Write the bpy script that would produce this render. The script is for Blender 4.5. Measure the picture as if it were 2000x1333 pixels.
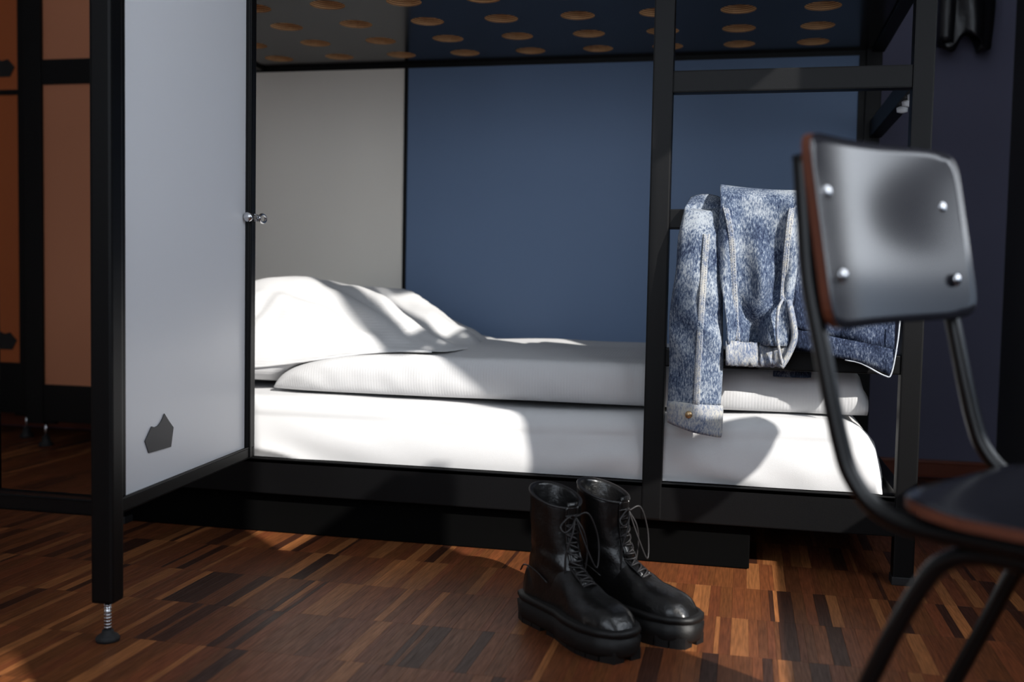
import bpy, bmesh, math, random
from mathutils import Vector, Matrix, noise
for o in list(bpy.data.objects): bpy.data.objects.remove(o)
SC = bpy.context.scene
COL = SC.collection
rng = random.Random(7)
PI = math.pi
V = Vector

# ------------------------------------------------------------------ camera
CY, CH = -2.4646, .68
FPX, YAW, PITCH, ROLL = 2000., .2226, .057, -.0193
fwd = V((-math.sin(YAW)*math.cos(PITCH), math.cos(YAW)*math.cos(PITCH), -math.sin(PITCH)))
rgt = V((math.cos(YAW), math.sin(YAW), 0)); dwn = fwd.cross(rgt)
R_ = rgt*math.cos(ROLL)+dwn*math.sin(ROLL); D_ = dwn*math.cos(ROLL)-rgt*math.sin(ROLL)
cam = bpy.data.cameras.new('camera'); camo = bpy.data.objects.new('camera', cam); COL.objects.link(camo)
m = Matrix((R_, -D_, -fwd)).transposed().to_4x4(); m.translation = V((0, CY, CH)); camo.matrix_world = m
cam.sensor_width = 36; cam.lens = 36*FPX/2000; cam.clip_start = .05
cam.dof.use_dof = True; cam.dof.focus_distance = 2.3; cam.dof.aperture_fstop = 2.3
SC.camera = camo
def in_frame(p):
    v = V(p)-V((0, CY, CH)); z = v.dot(fwd)
    if z < .1: return False
    x = 1000+FPX*v.dot(R_)/z; y = 666.5+FPX*v.dot(D_)/z
    return -20 < x < 2020 and -20 < y < 1353

# ------------------------------------------------------------------ light
w = bpy.data.worlds.new('world'); SC.world = w; w.use_nodes = True
bg = w.node_tree.nodes['Background']; bg.inputs[0].default_value = (.62, .78, 1, 1); bg.inputs[1].default_value = 1.0
AZ, EL = math.radians(46.8), math.radians(30)
sd = V((-math.sin(AZ)*math.cos(EL), math.cos(AZ)*math.cos(EL), -math.sin(EL)))
sun = bpy.data.lights.new('sun', 'SUN'); sun.energy = 6.3; sun.angle = math.radians(.55); sun.color = (1, .96, .9)
so = bpy.data.objects.new('sun', sun); COL.objects.link(so); so.rotation_euler = sd.to_track_quat('-Z', 'Y').to_euler(); so.location = (3, -3, 4)
def daylight(name, loc, sy, sz, e):
    a = bpy.data.lights.new(name, 'AREA'); a.shape = 'RECTANGLE'; a.size = sz; a.size_y = sy; a.energy = e; a.color = (.91, .95, 1)
    o = bpy.data.objects.new(name, a); COL.objects.link(o); o.location = loc; o.rotation_euler = V((-1, 0, 0)).to_track_quat('-Z', 'Y').to_euler()
    # local X / Y of the lamp: make the long side vertical
    return o
daylight('window_daylight', (1.02, -1.29, 1.75), 1.74, 2.0, 46)
daylight('window_daylight_behind', (1.02, -3.2, 1.25), .5, .9, 4)
o = daylight('added_front_fill', (-.5, -3.78, 1.75), 2.3, 1.9, 21); o.rotation_euler = V((0, 1, 0)).to_track_quat('-Z', 'Y').to_euler(); o.data.size, o.data.size_y = 2.3, 1.9  # fill lamp added behind the camera to brighten the room from the front
SC.view_settings.view_transform = 'Standard'; SC.view_settings.look = 'None'
SC.view_settings.gamma = 1; SC.view_settings.use_curve_mapping = False; SC.view_settings.exposure = 0.0

# ------------------------------------------------------------------ materials
def srgb(r, g, b):
    f = lambda c: (c/255/12.92 if c/255 <= .04045 else ((c/255+.055)/1.055)**2.4)
    return (f(r), f(g), f(b), 1)
def mat(name, col, rough=.5, metal=0, spec=.5, bump=0, bscale=200, coat=0, vary=0, vscale=3):
    M = bpy.data.materials.new(name); M.use_nodes = True; nt = M.node_tree; b = nt.nodes['Principled BSDF']
    b.inputs['Base Color'].default_value = col; b.inputs['Roughness'].default_value = rough
    b.inputs['Metallic'].default_value = metal; b.inputs['Specular IOR Level'].default_value = spec
    b.inputs['Coat Weight'].default_value = coat; b.inputs['Coat Roughness'].default_value = .15
    tc = nt.nodes.new('ShaderNodeTexCoord')
    if bump:
        n = nt.nodes.new('ShaderNodeTexNoise'); n.inputs['Scale'].default_value = bscale; n.inputs['Detail'].default_value = 3
        nt.links.new(tc.outputs['Object'], n.inputs['Vector'])
        bp = nt.nodes.new('ShaderNodeBump'); bp.inputs['Strength'].default_value = bump; bp.inputs['Distance'].default_value = .002
        nt.links.new(n.outputs[0], bp.inputs['Height']); nt.links.new(bp.outputs[0], b.inputs['Normal'])
    if vary:
        n = nt.nodes.new('ShaderNodeTexNoise'); n.inputs['Scale'].default_value = vscale; n.inputs['Detail'].default_value = 4
        nt.links.new(tc.outputs['Object'], n.inputs['Vector'])
        mx = nt.nodes.new('ShaderNodeMix'); mx.data_type = 'RGBA'
        mx.inputs[6].default_value = tuple(c*(1-vary) for c in col[:3])+(1,); mx.inputs[7].default_value = tuple(min(1, c*(1+vary)) for c in col[:3])+(1,)
        nt.links.new(n.outputs[0], mx.inputs[0]); nt.links.new(mx.outputs[2], b.inputs['Base Color'])
    return M
def ramp(nt, src, stops):
    r = nt.nodes.new('ShaderNodeValToRGB'); e = r.color_ramp.elements
    while len(e) < len(stops): e.new(.5)
    for el, (p, c) in zip(e, stops): el.position = p; el.color = c
    nt.links.new(src, r.inputs[0]); return r
M = {}
M['steel'] = mat('black_powder_coated_steel', srgb(6, 6, 7), .45, 0, .22, .12, 700, vary=.25, vscale=9)
M['steel_matte'] = mat('black_matte_steel', srgb(24, 24, 26), .6, 0, .4)
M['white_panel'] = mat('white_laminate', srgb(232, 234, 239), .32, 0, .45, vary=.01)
M['cream_panel'] = mat('cream_laminate', srgb(236, 231, 221), .5, 0, .3, vary=.02)
M['blue_panel'] = mat('blue_laminate', srgb(106, 128, 160), .5, 0, .3, vary=.06, vscale=1.5)
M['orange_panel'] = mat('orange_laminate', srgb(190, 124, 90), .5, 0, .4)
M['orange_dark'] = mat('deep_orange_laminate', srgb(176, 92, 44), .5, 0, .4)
M['emblem'] = mat('dark_grey_emblem', srgb(58, 58, 62), .5)
M['emblem_black'] = mat('black_emblem', srgb(12, 11, 11), .5)
M['slab'] = mat('black_satin_laminate', srgb(22, 22, 24), .18, 0, .2)
M['wall'] = mat('dark_blue_grey_paint', srgb(112, 112, 134), .85, 0, .2, .1, 300, vary=.05)
M['wall_shaded'] = mat('shade_darkened_paint', srgb(74, 74, 77), .9, 0, .15, .1, 300)  # shade of the right wall put into its paint colour
M['wall_pale'] = mat('pale_grey_paint', srgb(196, 196, 196), .9, 0, .2)
M['ceiling'] = mat('white_ceiling_paint', srgb(220, 220, 218), .95, 0, .1)
M['trim'] = mat('red_brown_wood', srgb(122, 58, 36), .4, vary=.2, vscale=20)
M['chrome'] = mat('chrome', srgb(205, 205, 208), .18, 1)
M['rubber'] = mat('black_rubber', srgb(24, 24, 26), .7)
M['drawer'] = mat('black_drawer_front', srgb(4, 4, 4), .8, 0, .05)
M['leather'] = mat('black_boot_leather', srgb(15, 14, 14), .3, 0, .6, .5, 90, vary=.3, vscale=14)
M['leather2'] = mat('black_jacket_leather', srgb(26, 26, 30), .36, 0, .6, .6, 60)
M['sole'] = mat('black_rubber_sole', srgb(14, 13, 13), .55, 0, .4, .2, 200)
M['lining'] = mat('black_leather_lining', srgb(40, 38, 40), .6)
M['lace'] = mat('black_waxed_lace', srgb(34, 32, 33), .5)
M['lami'] = mat('black_glossy_laminate', srgb(34, 34, 40), .2, 0, .38)
M['ply_edge'] = mat('red_brown_plywood_edge', srgb(108, 58, 38), .5, vary=.3, vscale=40)
M['tube'] = mat('black_gloss_tube', srgb(10, 10, 11), .28, 0, .4)
M['light_blocker'] = mat('grey_light_blocker', srgb(120, 120, 122), .9)  # cloth of the added sun-blocking panels
M['brass'] = mat('aged_brass_button', srgb(190, 160, 120), .35, .8)
M['thread'] = mat('pale_denim_seam', srgb(178, 184, 192), .85, bump=.5, bscale=600, vary=.35, vscale=60)
M['tin'] = mat('painted_window_frame', srgb(210, 210, 208), .5)

def cloth(name, col, stripe, axis):
    Mt = mat(name, col, .85, 0, .15); nt = Mt.node_tree; b = nt.nodes['Principled BSDF']
    b.inputs['Sheen Weight'].default_value = .1
    tc = nt.nodes.new('ShaderNodeTexCoord')
    wv = nt.nodes.new('ShaderNodeTexWave'); wv.bands_direction = axis; wv.inputs['Scale'].default_value = stripe; wv.inputs['Distortion'].default_value = .15
    nt.links.new(tc.outputs['Object'], wv.inputs['Vector'])
    n = nt.nodes.new('ShaderNodeTexNoise'); n.inputs['Scale'].default_value = 900; nt.links.new(tc.outputs['Object'], n.inputs['Vector'])
    ad = nt.nodes.new('ShaderNodeMath'); ad.operation = 'MULTIPLY_ADD'; ad.inputs[1].default_value = .5 if stripe else 0
    nt.links.new(wv.outputs[0], ad.inputs[0]); nt.links.new(n.outputs[0], ad.inputs[2])
    bp = nt.nodes.new('ShaderNodeBump'); bp.inputs['Strength'].default_value = .35; bp.inputs['Distance'].default_value = .0012
    nt.links.new(ad.outputs[0], bp.inputs['Height']); nt.links.new(bp.outputs[0], b.inputs['Normal'])
    return Mt
M['sheet'] = cloth('white_jersey_sheet', srgb(208, 208, 209), 0, 'X')
M['duvet'] = cloth('white_striped_damask', srgb(207, 207, 208), 42, 'X')
M['pillow'] = cloth('white_striped_pillowcase', srgb(209, 209, 210), 42, 'Z')

# acid-washed denim
def denim(name, lo, mid, hi, shift=0):
    Mt = mat(name, mid, .9, 0, .1); nt = Mt.node_tree; b = nt.nodes['Principled BSDF']
    tc = nt.nodes.new('ShaderNodeTexCoord'); mp = nt.nodes.new('ShaderNodeMapping'); mp.inputs['Scale'].default_value = (1, 1, .38)
    mp.inputs['Rotation'].default_value = (0, .35, 0)
    nt.links.new(tc.outputs['Object'], mp.inputs[0])
    n1 = nt.nodes.new('ShaderNodeTexNoise'); n1.inputs['Scale'].default_value = 300; n1.inputs['Detail'].default_value = 4; n1.inputs['Roughness'].default_value = .7
    n2 = nt.nodes.new('ShaderNodeTexNoise'); n2.inputs['Scale'].default_value = 14; n2.inputs['Detail'].default_value = 3
    nt.links.new(mp.outputs[0], n1.inputs['Vector']); nt.links.new(tc.outputs['Object'], n2.inputs['Vector'])
    mx = nt.nodes.new('ShaderNodeMath'); mx.operation = 'MULTIPLY_ADD'; mx.inputs[1].default_value = .75
    m2 = nt.nodes.new('ShaderNodeMath'); m2.operation = 'MULTIPLY'; m2.inputs[1].default_value = .5
    nt.links.new(n2.outputs[0], m2.inputs[0]); nt.links.new(n1.outputs[0], mx.inputs[0]); nt.links.new(m2.outputs[0], mx.inputs[2])
    r = ramp(nt, mx.outputs[0], [(.49+shift, lo), (.61+shift, mid), (.74+shift, hi)])
    nt.links.new(r.outputs[0], b.inputs['Base Color'])
    bp = nt.nodes.new('ShaderNodeBump'); bp.inputs['Strength'].default_value = .5; bp.inputs['Distance'].default_value = .0015
    nt.links.new(n1.outputs[0], bp.inputs['Height']); nt.links.new(bp.outputs[0], b.inputs['Normal'])
    return Mt
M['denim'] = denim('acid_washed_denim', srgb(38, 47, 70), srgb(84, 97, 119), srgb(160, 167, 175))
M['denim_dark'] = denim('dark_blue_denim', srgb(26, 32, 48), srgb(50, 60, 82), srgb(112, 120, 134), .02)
M['denim_band'] = denim('worn_pale_denim_band', srgb(80, 94, 122), srgb(136, 142, 154), srgb(180, 178, 172))

# floor wood: each strip carries its own tint in a face colour attribute
def wood_floor(name, attr=True):
    Mt = mat(name, srgb(110, 60, 34), .42, 0, .28); nt = Mt.node_tree; b = nt.nodes['Principled BSDF']
    tc = nt.nodes.new('ShaderNodeTexCoord'); mp = nt.nodes.new('ShaderNodeMapping'); mp.inputs['Scale'].default_value = (1, .06, 1)
    nt.links.new(tc.outputs['Object'], mp.inputs[0])
    n = nt.nodes.new('ShaderNodeTexNoise'); n.inputs['Scale'].default_value = 260; n.inputs['Detail'].default_value = 4
    nt.links.new(mp.outputs[0], n.inputs['Vector'])
    g = ramp(nt, n.outputs[0], [(.3, (.62, .62, .62, 1)), (.7, (1.25, 1.22, 1.2, 1))])
    mx = nt.nodes.new('ShaderNodeMix'); mx.data_type = 'RGBA'; mx.blend_type = 'MULTIPLY'; mx.inputs[0].default_value = 1
    if attr:
        a = nt.nodes.new('ShaderNodeAttribute'); a.attribute_name = 'tint'; nt.links.new(a.outputs['Color'], mx.inputs[6])
    else: mx.inputs[6].default_value = srgb(90, 50, 29)
    nt.links.new(g.outputs[0], mx.inputs[7]); nt.links.new(mx.outputs[2], b.inputs['Base Color'])
    r = ramp(nt, n.outputs[0], [(.3, (.5, .5, .5, 1)), (.7, (.38, .38, .38, 1))]); nt.links.new(r.outputs[0], b.inputs['Roughness'])
    bp = nt.nodes.new('ShaderNodeBump'); bp.inputs['Strength'].default_value = .15; bp.inputs['Distance'].default_value = .001
    nt.links.new(n.outputs[0], bp.inputs['Height']); nt.links.new(bp.outputs[0], b.inputs['Normal'])
    return Mt
M['strip'] = wood_floor('dark_parquet_strip'); M['floor'] = wood_floor('dark_parquet_base', False)
# plywood layers seen in the drilled holes
Mt = mat('plywood_layers', srgb(190, 140, 90), .6); nt = Mt.node_tree
tc = nt.nodes.new('ShaderNodeTexCoord'); wv = nt.nodes.new('ShaderNodeTexWave'); wv.bands_direction = 'Z'; wv.inputs['Scale'].default_value = 60; wv.inputs['Distortion'].default_value = 1.5; wv.inputs['Detail Scale'].default_value = .5
nt.links.new(tc.outputs['Object'], wv.inputs['Vector'])
r = ramp(nt, wv.outputs[0], [(.2, srgb(136, 88, 50)), (.7, srgb(226, 180, 128))]); nt.links.new(r.outputs[0], nt.nodes['Principled BSDF'].inputs['Base Color'])
M['ply'] = Mt

# ------------------------------------------------------------------ mesh helpers
def new(): return bmesh.new()
def obj(name, bm, mt, parent=None, smooth=False, mods=None):
    me = bpy.data.meshes.new(name); bmesh.ops.recalc_face_normals(bm, faces=bm.faces[:]); bm.to_mesh(me); bm.free()
    mts = mt if isinstance(mt, (list, tuple)) else [mt]
    for x in mts: me.materials.append(x)
    if smooth:
        for p in me.polygons: p.use_smooth = True
    o = bpy.data.objects.new(name, me); COL.objects.link(o)
    if parent: o.parent = parent; o.matrix_parent_inverse = parent.matrix_basis.inverted()
    return o
def empty(name, label, cat, loc=(0, 0, 0), group=None, rz=0):
    o = bpy.data.objects.new(name, None); COL.objects.link(o); o.location = loc; o.rotation_euler = (0, 0, rz)
    o.empty_display_size = .05; o['label'] = label; o['category'] = cat
    if group: o['group'] = group
    return o
def tag(o, label=None, cat=None, group=None, kind=None):
    if label: o['label'] = label
    if cat: o['category'] = cat
    if group: o['group'] = group
    if kind: o['kind'] = kind
    return o
def box(bm, lo, hi, bev=0, mx=None):
    r = bmesh.ops.create_cube(bm, size=1); vs = r['verts']
    c = [(a+b)/2 for a, b in zip(lo, hi)]; s = [abs(b-a) for a, b in zip(lo, hi)]
    for v in vs: v.co = V((v.co[i]*s[i]+c[i] for i in range(3)))
    if mx is not None:
        for v in vs: v.co = mx @ v.co
    if bev:
        es = list({e for v in vs for e in v.link_edges})
        bmesh.ops.bevel(bm, geom=es, offset=bev, segments=2, affect='EDGES', profile=.7)
def bar(name, lo, hi, mt, parent, bev=.004): 
    bm = new(); box(bm, lo, hi, bev); return obj(name, bm, mt, parent)
def obox(bm, a, b, up, wd, ht, bev=.003):
    """a bar from a to b; wd across, ht along up"""
    a, b, up = V(a), V(b), V(up).normalized(); d = (b-a); L = d.length; d.normalize(); s = d.cross(up).normalized(); u = s.cross(d)
    mx = Matrix((d, s, u)).transposed().to_4x4(); mx.translation = (a+b)/2
    box(bm, (-L/2, -wd/2, -ht/2), (L/2, wd/2, ht/2), bev, mx)
def smooth_path(pts, n=6):
    pts = [V(p) for p in pts]; out = []
    P = [pts[0]*2-pts[1]]+pts+[pts[-1]*2-pts[-2]]
    for i in range(1, len(P)-2):
        for k in range(n):
            t = k/n; a, b, c, d = P[i-1], P[i], P[i+1], P[i+2]
            out.append(.5*((2*b)+(c-a)*t+(2*a-5*b+4*c-d)*t*t+(3*b-a-3*c+d)*t**3))
    out.append(pts[-1]); return out
def tube(bm, pts, r, seg=10, caps=True, flat=None):
    pts = [V(p) for p in pts]; rings = []; up = None
    for i, p in enumerate(pts):
        t = (pts[min(i+1, len(pts)-1)]-pts[max(i-1, 0)]).normalized()
        if up is None: up = t.orthogonal().normalized()
        up = (up-t*up.dot(t)).normalized(); s = t.cross(up)
        rr = r(i/(len(pts)-1)) if callable(r) else r
        ring = []
        for k in range(seg):
            a = 2*PI*k/seg; ring.append(bm.verts.new(p+up*math.cos(a)*rr+s*math.sin(a)*rr))
        rings.append(ring)
    for a, b in zip(rings, rings[1:]):
        for k in range(seg): bm.faces.new((a[k], a[(k+1) % seg], b[(k+1) % seg], b[k]))
    if caps: bm.faces.new(rings[0][::-1]); bm.faces.new(rings[-1])
def loft(bm, rings, cap0=True, cap1=True, closed=True):
    R = [[bm.verts.new(p) for p in r] for r in rings]; n = len(R[0])
    for a, b in zip(R, R[1:]):
        for k in range(n if closed else n-1): bm.faces.new((a[k], a[(k+1) % n], b[(k+1) % n], b[k]))
    if cap0: bm.faces.new(R[0][::-1])
    if cap1: bm.faces.new(R[-1])
    return R
def lathe(bm, prof, c=(0, 0, 0), seg=20, mx=None):
    R = []
    for r, z in prof:
        R.append([bm.verts.new((mx or Matrix()) @ (V(c)+V((r*math.cos(2*PI*k/seg), r*math.sin(2*PI*k/seg), z)))) for k in range(seg)])
    for a, b in zip(R, R[1:]):
        for k in range(seg): bm.faces.new((a[k], a[(k+1) % seg], b[(k+1) % seg], b[k]))
    bm.faces.new(R[0][::-1]); bm.faces.new(R[-1])
def prism(bm, poly, off):
    """poly: list of 3D points, off: vector"""
    a = [bm.verts.new(p) for p in poly]; b = [bm.verts.new(V(p)+V(off)) for p in poly]; n = len(a)
    bm.faces.new(a); bm.faces.new(b[::-1])
    for k in range(n): bm.faces.new((a[k], a[(k+1) % n], b[(k+1) % n], b[k]))
def grid(bm, nu, nv, fn):
    G = [[bm.verts.new(fn(i/nu, j/nv)) for j in range(nv+1)] for i in range(nu+1)]
    for i in range(nu):
        for j in range(nv): bm.faces.new((G[i][j], G[i+1][j], G[i+1][j+1], G[i][j+1]))
    return G
def solid(o, t, off=0):
    md = o.modifiers.new('thickness', 'SOLIDIFY'); md.thickness = t; md.offset = off; return o
def subd(o, n=1):
    md = o.modifiers.new('smooth', 'SUBSURF'); md.levels = n; md.render_levels = n; return o
def sst(a, b, x):
    t = min(1, max(0, (x-a)/(b-a))); return t*t*(3-2*t)
def lerp(a, b, t): return a+(b-a)*t
def interp(tab, x):
    if x <= tab[0][0]: return tab[0][1]
    for (a, va), (b, vb) in zip(tab, tab[1:]):
        if x <= b:
            t = (x-a)/(b-a); t = t*t*(3-2*t)*.5+t*.5; return va+(vb-va)*t
    return tab[-1][1]
def nz(x, y, z=0): return noise.noise(V((x, y, z)))

# ------------------------------------------------------------------ the room
XR, YB, XL, YF, ZC = .90, 1.50, -3.7, -3.7, 3.0
fl = obj('floor', (lambda b: (box(b, (XL-.1, YF-.1, -.12), (XR+.3, YB+.1, -.005)), b)[1])(new()), M['floor']); tag(fl, kind='structure')
wk = [0.]
def strip_color():
    r = rng.random()
    wk[0] = wk[0]*.6+rng.uniform(-1, 1)*.4
    k = 1+.15*wk[0]+rng.uniform(-.09, .09)
    if r < .12: c = (60*k, 34*k, 23*k)
    elif r < .86: c = (106*k, 60*k*rng.uniform(.96, 1.04), 34*k)
    else: c = (142*k, 90*k, 52*k)
    return srgb(*c)
strips = []
pitch = .219; row0 = -.123
for k in range(-8, 11):
    y0, y1 = row0-pitch*(k+1), row0-pitch*k
    if y1 > YB+.1: continue
    y1 = min(y1, YB); x = XL+rng.uniform(0, .02)
    while x < XR-.004:
        wd = rng.choice((.009, .014, .018, .022, .024, .026, .03, .034)); x1 = min(x+wd, XR)
        strips.append((x, x1, y0, y1, strip_color())); x = x1
vis = [s for s in strips if s[3] > -1.25]
def key(s):
    c = V(((s[0]+s[1])/2, (s[2]+s[3])/2, 0)); f = in_frame(c)
    hid = c.y > .06 and c.x < .03 and c.x > -2.0
    return (0 if f and not hid else 1, (c-V((0, CY, CH))).length-(s[1]-s[0])*14)
vis.sort(key=key)
def strip_bm(bm, s):
    g, z0, z1 = .00012, -.006, 0+0
    x0, x1, y0, y1 = s[0]+g, s[1]-g, s[2]+g, s[3]-g; b = .0002
    lay = bm.loops.layers.float_color.get('tint') or bm.loops.layers.float_color.new('tint')
    lo = [bm.verts.new(p) for p in ((x0, y0, z0), (x1, y0, z0), (x1, y1, z0), (x0, y1, z0))]
    hi = [bm.verts.new(p) for p in ((x0, y0, z1-b), (x1, y0, z1-b), (x1, y1, z1-b), (x0, y1, z1-b))]
    tp = [bm.verts.new(p) for p in ((x0+b, y0+b, z1), (x1-b, y0+b, z1), (x1-b, y1-b, z1), (x0+b, y1-b, z1))]
    fs = [bm.faces.new(tp)]
    for A, B in ((lo, hi), (hi, tp)):
        for k in range(4): fs.append(bm.faces.new((A[k], A[(k+1) % 4], B[(k+1) % 4], B[k])))
    for f in fs:
        for l in f.loops: l[lay] = s[4]
for s in vis[:300]:
    bm = new(); strip_bm(bm, s); obj('parquet_strip', bm, M['strip'], fl)
bm = new()
for s in vis[300:]: strip_bm(bm, s)
tag(obj('parquet_strips', bm, M['strip'], fl), kind='stuff')

def struct(name, boxes, mt):
    bm = new()
    for lo, hi in boxes: box(bm, lo, hi)
    return tag(obj(name, bm, mt), kind='structure')
struct('wall_back', [((XL-.1, YB, -.1), (XR+.3, YB+.12, ZC))], M['wall'])
struct('wall_left', [((XL-.12, YF, -.1), (XL, YB, ZC))], M['wall_pale'])
FX0, FX1, FZ0, FZ1 = -1.65, .65, .8, 2.7  # opening made for the added fill window
struct('wall_front', [((XL-.12, YF-.16, -.1), (FX0, YF, ZC)), ((FX1, YF-.16, -.1), (XR+.3, YF, ZC)), ((FX0, YF-.16, -.1), (FX1, YF, FZ0)), ((FX0, YF-.16, FZ1), (FX1, YF, ZC))], M['wall_pale'])
struct('ceiling', [((XL-.12, YF-.12, ZC), (XR+.3, YB+.12, ZC+.12))], M['ceiling'])
# right wall with two window openings (beside and behind the camera)
A0, AM, A1, W0, W1, HD = -2.19, -1.645, -.32, -3.45, -2.93, 2.74
ZS1, ZS2, ZS0, HD2 = 1.58, .64, .80, 1.88
xr2 = XR+.16
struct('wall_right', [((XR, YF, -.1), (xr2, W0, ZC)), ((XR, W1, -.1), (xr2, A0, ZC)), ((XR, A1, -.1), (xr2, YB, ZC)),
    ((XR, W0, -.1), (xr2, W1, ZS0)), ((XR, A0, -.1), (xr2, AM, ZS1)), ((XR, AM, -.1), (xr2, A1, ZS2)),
    ((XR, W0, HD2), (xr2, W1, ZC)), ((XR, A0, HD), (xr2, A1, ZC))], M['wall_shaded'])
bm = new(); xw = XR+.1
for lo, hi in (((xw, A0, HD-.05), (xw+.05, A1, HD)), ((xw, A0, ZS1), (xw+.05, AM, ZS1+.04)), ((xw, AM, ZS2), (xw+.05, A1, ZS2+.04)), ((xw, A0, ZS1), (xw+.05, A0+.04, HD)), ((xw, A1-.04, ZS2), (xw+.05, A1, HD))): box(bm, lo, hi, .004)
for y, wd in ((-1.643, .085), (-1.424, .045)): box(bm, (xw, y-wd/2, 2.0), (xw+.05, y+wd/2, HD), .004)
box(bm, (xw, -1.70, 2.0), (xw+.05, -1.39, 2.04), .004)
tag(obj('window_1', bm, M['tin']), kind='structure')
bm = new()
for lo, hi in (((xw, W0, HD2-.05), (xw+.05, W1, HD2)), ((xw, W0, ZS0), (xw+.05, W1, ZS0+.04)), ((xw, W0, ZS0), (xw+.05, W0+.04, HD2)), ((xw, W1-.04, ZS0), (xw+.05, W1, HD2))): box(bm, lo, hi, .004)
tag(obj('window_2', bm, M['tin']), kind='structure')
bm = new(); yw = YF-.15
for lo, hi in (((FX0, yw, FZ0), (FX1, yw+.05, FZ0+.05)), ((FX0, yw, FZ1-.05), (FX1, yw+.05, FZ1)), ((FX0, yw, FZ0), (FX0+.05, yw+.05, FZ1)), ((FX1-.05, yw, FZ0), (FX1, yw+.05, FZ1)), ((-.53, yw, FZ0), (-.47, yw+.05, FZ1))): box(bm, lo, hi, .004)
tag(obj('added_fill_window', bm, M['tin']), kind='structure')  # unseen window frame added around the front fill lamp
bm = new(); box(bm, (XL, YB-.016, 0), (XR, YB, .064), .003); box(bm, (XL, YB-.02, .05), (XR, YB, .06), .003)
tag(obj('baseboard_back', bm, M['trim']), kind='structure')
bm = new(); box(bm, (XR-.016, YF, 0), (XR, YB-.02, .064), .003)
tag(obj('baseboard_right', bm, M['trim']), kind='structure')
# unseen cloth panels added inside the big window to block and shape sunlight
def light_blocker(left, right, zb, zt, lab, amp=.018, xo=.045):
    """left / right: the two hanging edges as (z, y) tables"""
    bm = new(); n = 44
    def P_(u, v):
        z = lerp(zb, zt, v); y = lerp(interp(left, z), interp(right, z), u)
        return V((XR-xo+amp*math.sin(u*30), y, z))
    grid(bm, n, 40, P_)
    o = obj('light_blocker', bm, M['light_blocker'], None, True); solid(o, .004); tag(o, lab, 'light_blocker', 'added light blockers at the side window')
    y0, y1 = interp(left, zt), interp(right, zt)
    bm = new(); tube(bm, [(XR-xo, y0-.03, zt+.01), (XR-xo, y1+.03, zt+.01)], .010)
    for yy in (y0-.02, y1+.02): tube(bm, [(XR-xo, yy, zt+.01), (XR+.12, yy, zt+.01)], .006)
    obj('blocker_rod', bm, M['steel'], o)
light_blocker([(.9, -.93), (1.03, -.95), (1.09, -1.10), (1.13, -1.26), (1.46, -1.27), (1.77, -1.434), (1.95, -1.45)], [(.885, -.86), (.91, -.74), (.95, -.68), (1.0, -.68), (1.04, -.75), (1.09, -.93), (1.14, -.967), (1.3, -.965), (1.43, -.97), (1.49, -.995), (1.84, -.995)], .885, 1.84, 'added light blocker of tied grey cloth in the middle of the side window')
light_blocker([(1, -.70)], [(1, -.20)], 1.20, 1.86, 'added light blocker of short grey cloth at the far end of the side window')
light_blocker([(1.79, -.97), (2.05, -.99), (2.14, -1.17), (2.9, -1.22)], [(1, -.18)], 1.79, 2.82, 'wide grey light blocker added high in the side window', .002, .085)

# ------------------------------------------------------------------ bunk bed
bed = empty('bunk_bed', 'black steel bunk bed with perforated upper base, ladder and blue back panel', 'bunk bed', (-.65, .45, 0))
BX0, BX1, BY1 = -1.70, .398, .905
S = M['steel']
for x0, y0 in ((BX1-.046, 0), (BX1-.046-.012, BY1-.045), (BX0+.02, 0), (BX0-.10, BY1-.045)):
    bar('post', (x0, y0, .012), (x0+.046, y0+.045, 2.35), S, bed)
    f = bar('foot_cap', (x0-.002, y0-.001, 0), (x0+.048, y0+.046, .02), M['rubber'], bed, .003)
bar('ladder_post', (-.229, 0, .114), (-.181, .045, 2.35), S, bed)
for z0, z1 in ((1.135, 1.187), (.815, .862), (.486, .531), (1.47, 1.515), (1.80, 1.845)):
    bar('rung', (-.182, .004, z0), (BX1-.045, .04, z1), S, bed)
bm = new(); box(bm, (BX0+.04, .002, .112), (BX1-.044, .022, .206), .003); box(bm, (BX0+.04, .002, .19), (BX1-.044, .05, .206), .004)
obj('side_rail', bm, S, bed)
bar('side_rail', (BX0+.04, BY1-.03, .112), (BX1-.055, BY1-.005, .206), S, bed)
for x in (BX0+.01, BX1-.04): bar('end_rail', (x, .04, .112), (x+.03, BY1-.04, .206), S, bed)
bm = new()
for k in range(11):
    xx = BX0+.12+k*.19; box(bm, (xx, .03, .17), (xx+.06, BY1-.03, .186), .002)
tag(obj('bed_slats', bm, M['steel_matte'], bed), kind='stuff')
# end bars (right end and hidden left end)
for x in (BX1-.043, BX0+.005):
    bar('end_bar', (x, .04, 1.143), (x+.036, BY1-(.04 if x > 0 else .35), 1.195), S, bed)
    bar('end_rail_upper', (x, .04, 1.402), (x+.036, BY1-.04, 1.52), S, bed)
    pass
for k in range(3):  # row of small white knobs under the end bar
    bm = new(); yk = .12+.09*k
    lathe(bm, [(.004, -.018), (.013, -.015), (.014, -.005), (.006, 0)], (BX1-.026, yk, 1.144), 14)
    tag(obj('white_knob', bm, M['white_panel'], bed, True), 'small white knob under the end bar')
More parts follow.
